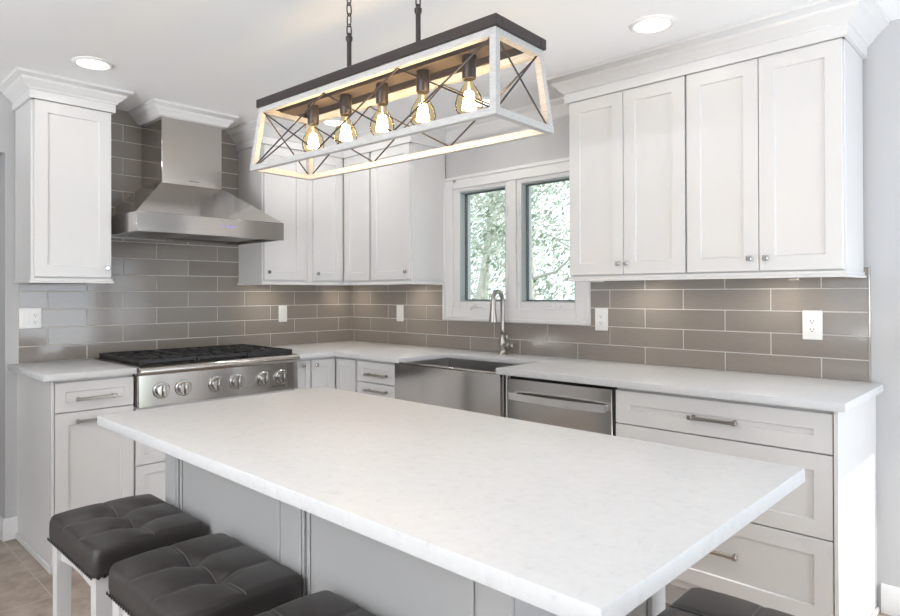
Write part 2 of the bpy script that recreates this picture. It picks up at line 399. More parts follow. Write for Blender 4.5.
d = MB(FA).shaker(-0.576, ZU, -0.331, ZT-0.0015, -0.3055, 0.0195).build('door', m_white, root); knob(FA, -0.553, -0.325, 1.415, d)
MB(FB).shaker(0.331, ZU, 0.602, ZT-0.0015, -0.3055, 0.0195).build('door', m_white, root)
r = MB(); r.sweep(RP, [(UD-0.008, -0.616), (UD-0.008, -UD+0.008), (0.616, -UD+0.008)]); r.build('light_rail', m_white, root)

# base cabinets
FY = -0.595; BT = 0.884; TK = 0.11
def base_cab(frame, x0, x1, label, group, body_top=0.8838, ends=(0, 0)):
    root = thing('base_cabinet', frame @ Vector((x0, 0, 0)), label, 'cabinet', group)
    c = MB(frame); c.box(x0, FY, TK, x1, -0.010, body_top, 0.001); c.box(x0, FY+0.06, 0, x1, -0.010, TK); c.build('body', m_white, root)
    return root
def drawer(frame, root, x0, z0, x1, z1, px=None, pz=None, rail=0.045, name='drawer'):
    d = MB(frame).shaker(x0, z0, x1, z1, FY-0.0003, 0.0197, rail).build(name, m_white, root)
    if px: pull(frame, px[0], px[1], FY-0.02, pz, d)
    return d
G_B = 'white base cabinets'
# left end cabinet
root = base_cab(FA, -2.225, -1.866, 'narrow white base cabinet at the left end of the range wall', G_B)
drawer(FA, root, -2.222, 0.730, -1.869, 0.868, (-2.137, -1.959), 0.788)
drawer(FA, root, -2.222, 0.115, -1.869, 0.725, (-2.137, -1.959), 0.684, 0.057, 'door')
e = MB(FA); e.box(-2.2365, -0.617, 0.0, -2.2255, -0.0005, 0.8838, 0.001); eo = e.build('end_panel', m_white, root)
e = MB(FA); e.box(-2.2465, -0.625, 0.0, -2.2367, -0.020, 0.034, 0.004); e.box(-2.2465, -0.626, 0, -2.20, -0.6172, 0.034, .002); e.build('shoe_moulding', m_white, eo)
# cabinet below the range
root = base_cab(FA, -1.862, -0.938, 'white drawer cabinet under the steel rangetop', G_B, 0.712)
drawer(FA, root, -1.858, 0.418, -1.402, 0.706, None); drawer(FA, root, -1.398, 0.418, -0.942, 0.706, None)
drawer(FA, root, -1.858, 0.115, -1.402, 0.413, None); drawer(FA, root, -1.398, 0.115, -0.942, 0.413, None)
# spice cabinet, corner
root = base_cab(FA, -0.930, -0.806, 'slim white base cabinet right of the range', G_B)
d = MB(FA).shaker(-0.928, 0.115, -0.808, 0.868, FY-0.0003, 0.0197, 0.035).build('door', m_white, root); knob(FA, -0.868, FY-0.02, 0.842, d)
root = thing('corner_base_cabinet', (0, 0, 0), 'L-shaped white corner base cabinet with a folding door', 'cabinet', G_B)
c = MB(); P = [(0.01, -0.01), (0.01, -0.8055), (0.595, -0.8055), (0.595, -0.595), (0.8195, -0.595), (0.8195, -0.01)]
c.prism(P, TK, 0.8838); c.prism([(0.01, -0.01), (0.01, -0.8055), (0.535, -0.8055), (0.535, -0.535), (0.8195, -0.535), (0.8195, -0.01)], 0, TK); c.build('body', m_white, root)
d = MB(FA).shaker(-0.797, 0.115, -0.620, 0.868, FY-0.0003, 0.0197, 0.045).build('door', m_white, root); knob(FA, -0.770, FY-0.02, 0.836, d)
MB(FB).shaker(0.620, 0.115, 0.811, 0.868, FY-0.0003, 0.0197, 0.045).build('door', m_white, root)
root = base_cab(FB, 0.8205, 1.2045, 'white three-drawer base cabinet left of the sink', G_B)
for z0, z1, pz in ((0.745, 0.868, 0.795), (0.43, 0.740, 0.700), (0.115, 0.425, 0.385)):
    drawer(FB, root, 0.832, z0, 1.195, z1, (0.935, 1.115), pz, 0.04)
root = base_cab(FB, 1.206, 1.979, 'white sink base cabinet under the steel apron', G_B, 0.618)
drawer(FB, root, 1.210, 0.115, 1.590, 0.612, None, None, 0.057, 'door'); drawer(FB, root, 1.594, 0.115, 1.975, 0.612, None, None, 0.057, 'door')
b = MB(); b.box(1.9795, -0.614, 0.0, 1.9915, -0.02, 0.8838, 0.001); b.build('filler_stile', m_white, root)
root = base_cab(FB, 2.562, 3.366, 'wide white three-drawer base cabinet at the right end', G_B)
for z0, z1, pz in ((0.731, 0.868, 0.798), (0.441, 0.726, 0.585), (0.146, 0.436, 0.303)):
    drawer(FB, root, 2.566, z0, 3.363, z1, (2.885, 3.060), pz, 0.057)
e = MB(); e.box(3.3665, -0.618, 0, 3.3800, -0.0005, 0.8838, 0.001); eo = e.build('end_panel', m_white, root)
e = MB(); e.box(3.3802, -0.625, 0, 3.391, -0.016, 0.022, 0.004); e.build('shoe_moulding', m_white, eo)

# ------------------------------------------------------------------ countertops
b = MB(); b.box(0.0095, -2.280, BT, 0.650, -1.866, 0.914, 0.003, 2); o = b.build('countertop', m_quartz)
tag(o, 'short white quartz countertop left of the range', 'countertop', 'quartz countertops')
SX0, SX1, SYB = 1.246, 1.945, -0.235
b = bmesh.new()
poly = [(0.0095, -0.0095), (0.0095, -0.931), (0.650, -0.931), (0.650, -0.650), (SX0, -0.650), (SX0, SYB), (SX1, SYB), (SX1, -0.650), (3.408, -0.650), (3.408, -0.0095)]
vv = [b.verts.new((x, y, BT)) for x, y in poly]; f = b.faces.new(vv[::-1]); ex = bmesh.ops.extrude_face_region(b, geom=[f])
bmesh.ops.translate(b, verts=[v for v in ex['geom'] if isinstance(v, bmesh.types.BMVert)], vec=(0, 0, 0.914-BT))
b.normal_update()
bmesh.ops.bevel(b, geom=[e_ for e_ in b.edges if e_.is_manifold], offset=0.0025, segments=2, profile=0.5, affect='EDGES')
k = MB(); k.merge(b); o = k.build('countertop', m_quartz); tag(o, 'long L-shaped white quartz countertop around sink and corner', 'countertop', 'quartz countertops')

# ------------------------------------------------------------------ window over the sink
cas = MB()
CX0, CX1, CZ0, CZ1 = 1.0, 2.09, 1.105, 2.035
def ring(mb, x0, z0, x1, z1, w, y0, y1, bev=0.002, top=None):
    t_ = top or w
    mb.box(x0, y0, z0, x0+w, y1, z1, bev); mb.box(x1-w, y0, z0, x1, y1, z1, bev)
    mb.box(x0+w, y0, z0, x1-w, y1, z0+w, bev); mb.box(x0+w, y0, z1-t_, x1-w, y1, z1, bev)
ring(cas, CX0, CZ0, CX1, CZ1, 0.082, -0.018, 0.0, 0.003, 0.075)
ring(cas, CX0-0.004, CZ0-0.002, CX1+0.004, CZ1+0.004, 0.022, -0.027, 0.0, 0.004)
cas.box(1.538, -0.014, CZ0+.08, 1.594, 0.03, CZ1-.075, 0.003)
struct('trim_6', cas, m_trim, 'white casing round the window over the sink', 'window casing')
b = MB(); b.lathe([(0.012, 0), (0.012, 0.006), (0.006, 0.009), (0, 0.009)], (1.105, -0.0182, 2.012), (0, -1, 0), 14); o = b.build('window_sensor', m_nickel); tag(o, 'small round grey sensor on the upper left window casing', 'sensor')
def sash(i, x0, x1, crank_dir, label):
    z0, z1 = 1.226, 1.938
    f_ = MB(); xa, xb = (1.0755, 1.5378) if i == 1 else (1.5942, 2.0195)
    ring(f_, xa, WZ0+.0005, xb, WZ1-.0005, x0-xa, -0.004, 0.020, 0.003)
    # real opening edges
    o = MB()
    o.box(xa, -0.004, WZ0+.0005, x0, 0.11, WZ1-.0005, 0.003); o.box(x1, -0.004, WZ0+.0005, xb, 0.11, WZ1-.0005, 0.003)
    o.box(x0, -0.004, WZ0+.0005, x1, 0.11, z0, 0.003); o.box(x0, -0.004, z1, x1, 0.11, WZ1-.0005, 0.003)
    f_.bm.free()
    r_ = o.build('window_%d' % i, m_trim); tag(r_, label, 'window', kind='structure')
    g_ = MB(); ring(g_, x0+.0003, z0+.0003, x1-.0003, z1-.0003, 0.006, 0.0015, 0.065, 0.001); g_.build('window_frame', m_gasket, r_)
    g_ = MB(); ring(g_, x0+.0063, z0+.0063, x1-.0063, z1-.0063, 0.008, 0.042, 0.062, 0.001); g_.build('weather_strip', m_gasket_dark, r_)
    p_ = MB(); p_.box(x0+.0065, 0.050, z0+.0065, x1-.0065, 0.054, z1-.0065); p_.build('pane', m_glass, r_)
    k_ = MB(); xc = (x0+x1)/2 - 0.06*crank_dir
    k_.box(xc-0.035, -0.018, 1.188, xc+0.035, -0.004, 1.204, 0.004)
    k_.tube([(xc, -0.016, 1.196), (xc+0.015*crank_dir, -0.030, 1.190), (xc+0.060*crank_dir, -0.034, 1.192), (xc+0.075*crank_dir, -0.030, 1.196)], [0.007, 0.006, 0.005, 0.006], 8)
    k_.tube([(xc-0.02*crank_dir, -0.02, 1.175), (xc, -0.026, 1.196), (xc+0.01*crank_dir, -0.022, 1.21)], 0.005, 8)
    k_.build('crank_handle', m_trim, r_)
    l_ = MB(); xl = x1+0.014 if i == 1 else x0-0.014
    for zl in (1.36, 1.78): l_.box(xl-0.006, -0.012, zl-0.03, xl+0.006, -0.004, zl+0.03, 0.002)
    l_.build('sash_lock', m_trim, r_)
sash(1, 1.133, 1.508, 1, 'left casement window over the sink')
sash(2, 1.623, 1.992, -1, 'right casement window over the sink')

# ------------------------------------------------------------------ range hood
root = thing('range_hood', (0, -1.395, 1.60), 'stainless steel chimney range hood on the tiled wall above the rangetop', 'range hood')
BY0, BY1, BX = -1.832, -0.957, 0.553
b = MB(); b.box(0.0095, HY0, 1.885, HX, HY1, 2.3585, 0.003); b.build('chimney', m_steel, root)
b = MB(); b.hexa([(0.0095, BY0, 1.708), (BX, BY0, 1.708), (BX, BY1, 1.708), (0.0095, BY1, 1.708)],
       [(0.0095, HY0-.006, 1.912), (HX+.006, HY0-.006, 1.912), (HX+.006, HY1+.006, 1.912), (0.0095, HY1+.006, 1.912)]); b.build('canopy', m_steel, root, smooth=8)
b = MB()
b.box(BX-0.02, BY0, 1.605, BX, BY1, 1.7078, 0.0015); b.box(0.0095, BY0, 1.605, BX-.02, BY0+0.02, 1.7078, 0.0015); b.box(0.0095, BY1-0.02, 1.605, BX-.02, BY1, 1.7078, 0.0015); b.box(.0095, BY0+.02, 1.605, .03, BY1-.02, 1.7078)
bo = b.build('canopy_band', m_steel, root)
b = MB()
for i in range(4):
    y = BX and (-1.350 + i*0.022 - (0.01 if i == 0 else 0))
    b.box(BX+0.0002, y, 1.658, BX+0.0012, y+0.013, 1.661); b.box(BX+0.0002, y+0.004, 1.661, BX+0.0012, y+0.007, 1.668)
b.build('control_display', m_led, bo)
b = MB(); b.box(0.031, BY0+0.021, 1.628, BX-0.021, BY1-0.021, 1.640); b.build('underside_panel', m_steel, root)
for i in range(2):
    y = BY0+0.06+i*0.385
    b = MB()
    for j in range(12): b.box(0.10+j*0.030, y, 1.618, 0.118+j*0.030, y+0.37, 1.6278, 0.002)
    b.box(0.085, y-0.01, 1.622, 0.47, y+0.38, 1.6279); b.build('baffle_filter', m_basin, root)
b = MB()
for i in range(6): b.box(HX+0.0003, -1.434+i*0.010, 1.936, HX+0.0008, -1.428+i*0.010, 1.941)
b.build('maker_badge', m_gap, root)

# ------------------------------------------------------------------ rangetop
RY0, RY1 = -1.862, -0.936
root = thing('gas_rangetop', (0.33, (RY0+RY1)/2, 0.75), 'stainless six-burner gas rangetop with black grates and six front knobs', 'rangetop')
b = MB(); b.box(0.012, RY0+.001, 0.714, 0.640, RY1-.001, 0.918, 0.002); b.build('body', m_steel, root)
b = MB()
prof = [(0.641, 0.716), (0.668, 0.716), (0.664, 0.872), (0.684, 0.876), (0.690, 0.890), (0.688, 0.904), (0.676, 0.916), (0.641, 0.920)]
A_ = [b._v((x, RY0, z)) for x, z in prof]; B_ = [b._v((x, RY1, z)) for x, z in prof]
for i in range(len(prof)): b.bm.faces.new((A_[i], A_[(i+1) % 8], B_[(i+1) % 8], B_[i]))
b.bm.faces.new(A_[::-1]); b.bm.faces.new(B_); fp = b.build('control_panel', m_steel, root)
for y in (-1.752, -1.638, -1.456, -1.336, -1.166, -1.050):
    b = MB(); b.lathe([(0.043, 0), (0.043, 0.006), (0.037, 0.010), (0.037, 0.012)], (0.6665, y, 0.793), (1, 0, 0.02), 28); bz = b.build('knob_bezel', m_chrome, fp)
    b = MB(); b.lathe([(0.032, 0.0122), (0.032, 0.030), (0.030, 0.034), (0, 0.035)], (0.6665, y, 0.793), (1, 0, 0.02), 28)
    b.box(0.700, y-0.008, 0.764, 0.715, y+0.008, 0.822, 0.003); b.build('knob', [m_steel_v], fp)
b = MB()
pts = [(0.6675, -1.115 + 0.085*i/24, 0.742 + 0.006*math.sin(i*1.3)*(1 - 0.4*math.sin(i*.5)) + 0.0002*i) for i in range(25)]
b.tube(pts, 0.0016, 6); b.build('script_badge', m_gap, fp)
b = MB(); b.box(0.045, RY0+0.012, 0.9182, 0.632, RY1-0.012, 0.923, 0.002); pan = b.build('burner_pan', m_black, root)
sec = (RY1-RY0-0.03)/3
for i in range(3):
    y0 = RY0+0.015+i*sec+0.002; y1 = y0+sec-0.004; zc = 0.944
    b = MB()
    for (xa, ya, xb, yb_) in ((0.045, y0, 0.637, y0+0.014), (0.045, y1-0.014, 0.637, y1), (0.045, y0+.014, 0.060, y1-.014), (0.622, y0+.014, 0.637, y1-.014), (0.334, y0+.014, 0.348, y1-.014)):
        b.box(xa, ya, zc-0.016, xb, yb_, zc+0.004, 0.003)
    yc = (y0+y1)/2
    for xc in (0.195, 0.49):
        for kx, ky in ((1, 0), (-1, 0), (0, 1), (0, -1), (.7, .7), (-.7, .7), (.7, -.7), (-.7, -.7)):
            xe = xc + kx*(0.138 if ky == 0 else 0.125); ye = yc + ky*(sec/2-0.012 if abs(ky) == 1 else 0.135)
            ye = max(y0+.007, min(y1-.007, ye))
            p0 = Vector((xc+kx*0.030, yc+ky*0.030, zc+.001)); p1 = Vector((xe, ye, zc-.002))
            b.tube([p0, p1], 0.0062, 6)
    for xf in (0.055, 0.628):
        for yf in (y0+.008, y1-.008): b.box(xf-.007, yf-.007, 0.9232, xf+.007, yf+.007, zc-0.014)
    b.build('grate', m_black, root)
    for xc in (0.195, 0.49):
        b = MB(); b.lathe([(0.050, 0.9232), (0.050, 0.928), (0.036, 0.930), (0.036, 0.936), (0.034, 0.940), (0, 0.941)], (xc, yc, 0), (0, 0, 1), 20); b.build('burner', m_black, root)

# ------------------------------------------------------------------ farmhouse sink
root = thing('farmhouse_sink', (1.595, -0.45, 0.62), 'stainless apron-front farmhouse sink set into the quartz under the window', 'sink')
x0, x1 = 1.216, 1.975; N = 16; b = MB(); front = []
for i in range(N+1):
    u = i/N; front.append((x0+(x1-x0)*u, -0.652-0.020*math.sin(PI*u)))
poly = [(x0, -0.6505-0.0005)] + [] ; poly = front + [(x1, -0.6225), (x0, -0.6225)]
b.prism(poly, 0.622, 0.8832); b.box(x0+.03, -0.672+.02, 0.8832, x1-.03, -0.6302, 0.8925, 0.003)
b.build('apron', m_steel_v, root)
b = MB(); t_ = 0.012
b.box(SX0-.015, -0.622, 0.640, SX1+.015, SYB+.016, 0.652)
b.box(SX0-.015, -0.622, 0.652, SX0-.002, SYB+.016, 0.8832); b.box(SX1+.002, -0.622, 0.652, SX1+.015, SYB+.016, 0.8832)
b.box(SX0-.002, SYB+.003, 0.652, SX1+.002, SYB+.016, 0.8832); b.box(SX0-.002, -0.622, 0.652, SX1+.002, -0.612, 0.8832)
bo = b.build('basin', m_basin, root)
b = MB(); b.lathe([(0.045, 0.6522), (0.045, 0.655), (0.03, 0.654), (0, 0.653)], (1.595, -0.43, 0), (0, 0, 1), 20); b.build('drain', m_chrome, bo)

# ------------------------------------------------------------------ faucet
fx, fy = 1.548, -0.085
root = thing('kitchen_faucet', (fx, fy, 0.914), 'brushed nickel pull-down gooseneck faucet behind the sink', 'faucet')
b = MB(); b.lathe([(0.030, 0.9142), (0.030, 0.920), (0.024, 0.926), (0.022, 0.940), (0.026, 0.955), (0.026, 0.985), (0.022, 1.005), (0.018, 1.020), (0.0165, 1.040), (0.020, 1.046), (0.020, 1.054), (0.014, 1.058), (0, 1.058)], (fx, fy, 0), (0, 0, 1), 24); b.build('body', m_nickel, root)
pts = [(fx, fy, 1.055)]; R = 0.058; dx, dy = 0.17, -1.0; L_ = math.hypot(dx, dy); dx /= L_; dy /= L_
pts.append((fx, fy, 1.14)); pts.append((fx, fy, 1.225))
for i in range(1, 13):
    a = PI*i/13; q = R*(1-math.cos(a)); pts.append((fx+dx*q, fy+dy*q, 1.232+R*math.sin(a)))
b = MB(); b.tube(pts, 0.0125, 14); b.build('spout', m_nickel, root)
hx, hy = fx+dx*2*R, fy+dy*2*R
b = MB(); b.lathe([(0.0, 1.250), (0.014, 1.250), (0.0155, 1.235), (0.016, 1.20), (0.020, 1.16), (0.0245, 1.125), (0.025, 1.112), (0.021, 1.108), (0, 1.108)], (hx, hy, 0), (0, 0, 1), 20); b.build('spray_head', m_nickel, root)
b = MB(); b.lathe([(0.016, 0.01), (0.016, 0.044), (0.019, 0.048), (0.019, 0.056), (0.010, 0.062), (0.010, 0.078), (0.014, 0.084), (0.012, 0.094), (0, 0.097)], (fx, fy, 0.972), (0.93, -0.2, 0), 16)
b.tube([(fx+.030, fy-.006, 0.985), (fx+.040, fy-.008, 1.010), (fx+0.034, fy-.010, 1.030)], [0.006, 0.006, 0.008], 8); b.build('lever', m_nickel, root)

# ------------------------------------------------------------------ dishwasher
root = thing('dishwasher', (2.27, -0.3, 0), 'stainless dishwasher with bowed bar handle right of the sink', 'dishwasher')
b = MB(); b.box(1.9925, -0.590, 0.02, 2.560, -0.02, 0.878); b.box(2.553, -0.612, 0.10, 2.560, -0.590, 0.878); b.build('tub', m_gap, root)
b = MB(); b.box(1.9945, -0.625, 0.105, 2.5545, -0.5905, 0.868, 0.003); dr = b.build('door_panel', m_steel_v, root)
b = MB(); pts = []
for i in range(17):
    u = i/16; pts.append((2.028+0.508*u, -0.648-0.022*math.sin(PI*u), 0.788))
rg = []
for p in pts: rg.append([b._v((p[0], p[1]+a, p[2]+c)) for a, c in ((-0.007, -0.017), (0.007, -0.014), (0.007, 0.014), (-0.007, 0.017))])
for A_, B_ in zip(rg, rg[1:]):
    for k in range(4): b.bm.faces.new((A_[k], A_[(k+1) % 4], B_[(k+1) % 4], B_[k]))
b.bm.faces.new(rg[0][::-1]); b.bm.faces.new(rg[-1])
for x in (2.036, 2.528): b.box(x-0.008, -0.644, 0.776, x+0.008, -0.6245, 0.800, 0.002)
b.build('bar_handle', m_handle, dr)
b = MB(); b.box(1.992, -0.560, 0.0, 2.55, -0.52, 0.10); b.build('kickplate', m_gap, root)

# ------------------------------------------------------------------ outlets and switches
def outlet(frame, x0, x1, z0, z1, label, kinds):
    root = thing('outlet_plate', frame @ Vector(((x0+x1)/2, -0.0087, (z0+z1)/2)), label, 'outlet', 'white wall plates on the backsplash')
    b = MB(frame); b.box(x0, -0.0145, z0, x1, -0.0088, z1, 0.002); b.build('cover_plate', m_plate, root)
    n = len(kinds); w = (x1-x0)/n; zc = (z0+z1)/2
    for i, k in enumerate(kinds):
        xc = x0+w*(i+.5) - (0.003 if n > 1 and i else -0.003 if n > 1 else 0)
        if k == 'switch':
            b = MB(frame); b.box(xc-.0165, -0.0175, zc-.033, xc+.0165, -0.0146, zc+.033, 0.0015); b.build('rocker_switch', m_plate, root)
        else:
            b = MB(frame); b.box(xc-.0165, -0.0170, zc-.033, xc+.0165, -0.0146, zc+.033, 0.0015); q = b.build('receptacle', m_plate, root)
            b = MB(frame)
            for s_ in (-.018, .018):
                b.box(xc-.0075, -0.0174, zc+s_-.004, xc-.0050, -0.01705, zc+s_+.005); b.box(xc+.0050, -0.0174, zc+s_-.003, xc+.0075, -0.01705, zc+s_+.004)
                b.lathe([(0.0028, 0), (0.0028, 0.0004)], (xc, -0.01705, zc+s_-.009), (0, -1, 0), 10)
            b.build('slot', m_slot, q)
outlet(FA, -2.229, -2.124, 1.098, 1.207, 'double white plate with rocker switch and outlet at the left edge of the tile', ['switch', 'outlet'])
outlet(FA, -0.655, -0.587, 1.082, 1.198, 'small white plate on the range wall near the corner', ['switch'])
outlet(FB, 0.535, 0.605, 1.082, 1.198, 'small white plate left of the window near the corner', ['switch'])
outlet(FB, 2.122, 2.198, 1.078, 1.200, 'white outlet plate beside the lower right window casing', ['outlet'])
outlet(FB, 3.120, 3.196, 1.078, 1.203, 'white outlet plate far right under the wall cabinets', ['outlet'])

# ------------------------------------------------------------------ puck lights under the wall cabinets
def puck(x, y, label):
    root = thing('puck_light', (x, y, ZB), label, 'light', 'under-cabinet puck lights')
    b = MB(); b.lathe([(0.034, -0.0002), (0.034, -0.010), (0.026, -0.013)], (x, y, ZB), (0, 0, 1), 20); b.build('housing', m_plate, root)
    b = MB(); b.lathe([(0.025, -0.0132), (0, -0.0142)], (x, y, ZB), (0, 0, 1), 20); b.build('lens', m_puck, root)
    l = bpy.data.lights.new('puck_lamp', 'AREA'); l.shape = 'DISK'; l.size = 0.05; l.energy = 0.4; l.color = (1, 0.88, 0.72)
    o = bpy.data.objects.new('puck_lamp', l); C.objects.link(o); o.parent = root; o.location = (0, 0, -0.02)
puck(0.15, -0.80, 'puck light under the cabinet right of the hood')
puck(0.16, -0.16, 'puck light under the corner wall cabinet')
puck(0.80, -0.15, 'puck light under the cabinet left of the window')
puck(2.45, -0.15, 'puck light under the cabinet right of the window')
puck(3.05, -0.15, 'puck light under the far right wall cabinet')

# ------------------------------------------------------------------ recessed ceiling lights
def can(x, y, label, power=0.7):
    root = thing('recessed_light', (x, y, CEIL), label, 'ceiling light', 'round recessed ceiling lights')
    b = MB(); b.lathe([(0.088, -0.0002), (0.088, -0.004), (0.078, -0.010), (0.070, -0.008), (0.070, -0.0003)], (x, y, CEIL), (0, 0, 1), 36); b.build('trim_ring', m_plate, root)
    b = MB(); b.lathe([(0.069, -0.0055), (0, -0.0056)], (x, y, CEIL), (0, 0, 1), 36); b.build('diffuser', m_diff, root)
    l = bpy.data.lights.new('recessed_lamp', 'AREA'); l.shape = 'DISK'; l.size = 0.13; l.energy = power; l.color = (1, 0.95, 0.90)
    o = bpy.data.objects.new('recessed_lamp', l); C.objects.link(o); o.parent = root; o.location = (0, 0, -0.014)
can(0.706, -2.087, 'recessed ceiling light in front of the left wall cabinet')
can(0.674, -0.661, 'recessed ceiling light in the corner, seen behind the chandelier bulbs', 1.2)
can(1.600, -0.330, 'recessed ceiling light above the sink, behind the right-hand bulb')
for _x in (1.5, 2.8, 4.1): can(_x, -4.6, 'unseen recessed ceiling light added as fill at the back of the room', 2)  # out-of-view row added for fill and the slab's shadow edge
can(2.751, -0.649, 'recessed ceiling light in front of the right wall cabinets', 0.25)

# ------------------------------------------------------------------ island
IY = -2.250; IX0, IX1, IB = 1.888, 3.255, -1.66
root = thing('kitchen_island', (2.69, -2.03, 0), 'kitchen island with thick white quartz top and panelled pale grey base', 'island')
b = MB(); b.box(1.842, -2.437, BT, 3.530, -1.603, 0.914, 0.003, 2); b.build('countertop', m_quartz, root)
b = MB(); b.box(IX0+.012, IY+.012, 0.0, IX1-.012, IB-.012, 0.8838); b.build('body', m_isl, root)
b = MB()
for xa, xb in ((IX0, IX0+0.072), (2.555, 2.640), (IX1-0.070, IX1)): b.box(xa, IY, 0.0, xb, IY+0.0118, 0.8838, 0.002)
for xa, xb in ((IX0+.0722, 2.5548), (2.6402, IX1-.0702)): b.box(xa, IY, 0.0, xb, IY+0.0118, 0.11, 0.002)
for xa, xb in ((IX0+.0722, IX0+.080), (2.547, 2.5548), (2.6402, 2.648), (IX1-.078, IX1-.0702)): b.box(xa, IY+.004, 0.11, xb, IY+0.0118, 0.8838, 0.002)
for xa in (IX0+.090, 2.528, 2.656, IX1-.098): b.box(xa, IY+.0065, 0.12, xa+.011, IY+0.0118, 0.8838, 0.002)
b.build('seating_side_panel', m_isl, root)
b = MB(FA)
b.bm.free(); b = MB()
for ya, yb_ in ((IY+.012, IY+.082), (IB-.070, IB)): b.box(IX1-.0118, ya, 0, IX1, yb_, 0.8838, 0.002)
b.box(IX1-.0118, IY+.0822, 0, IX1, IB-.0702, 0.11, 0.002)
b.build('end_panel', m_isl, root)
b = MB()
for ya, yb_ in ((IY+.012, IY+.082), (IB-.070, IB)): b.box(IX0, ya, 0, IX0+.0118, yb_, 0.8838, 0.002)
b.box(IX0, IY+.0822, 0, IX0+.0118, IB-.0702, 0.11, 0.002)
b.build('end_panel', m_isl, root)

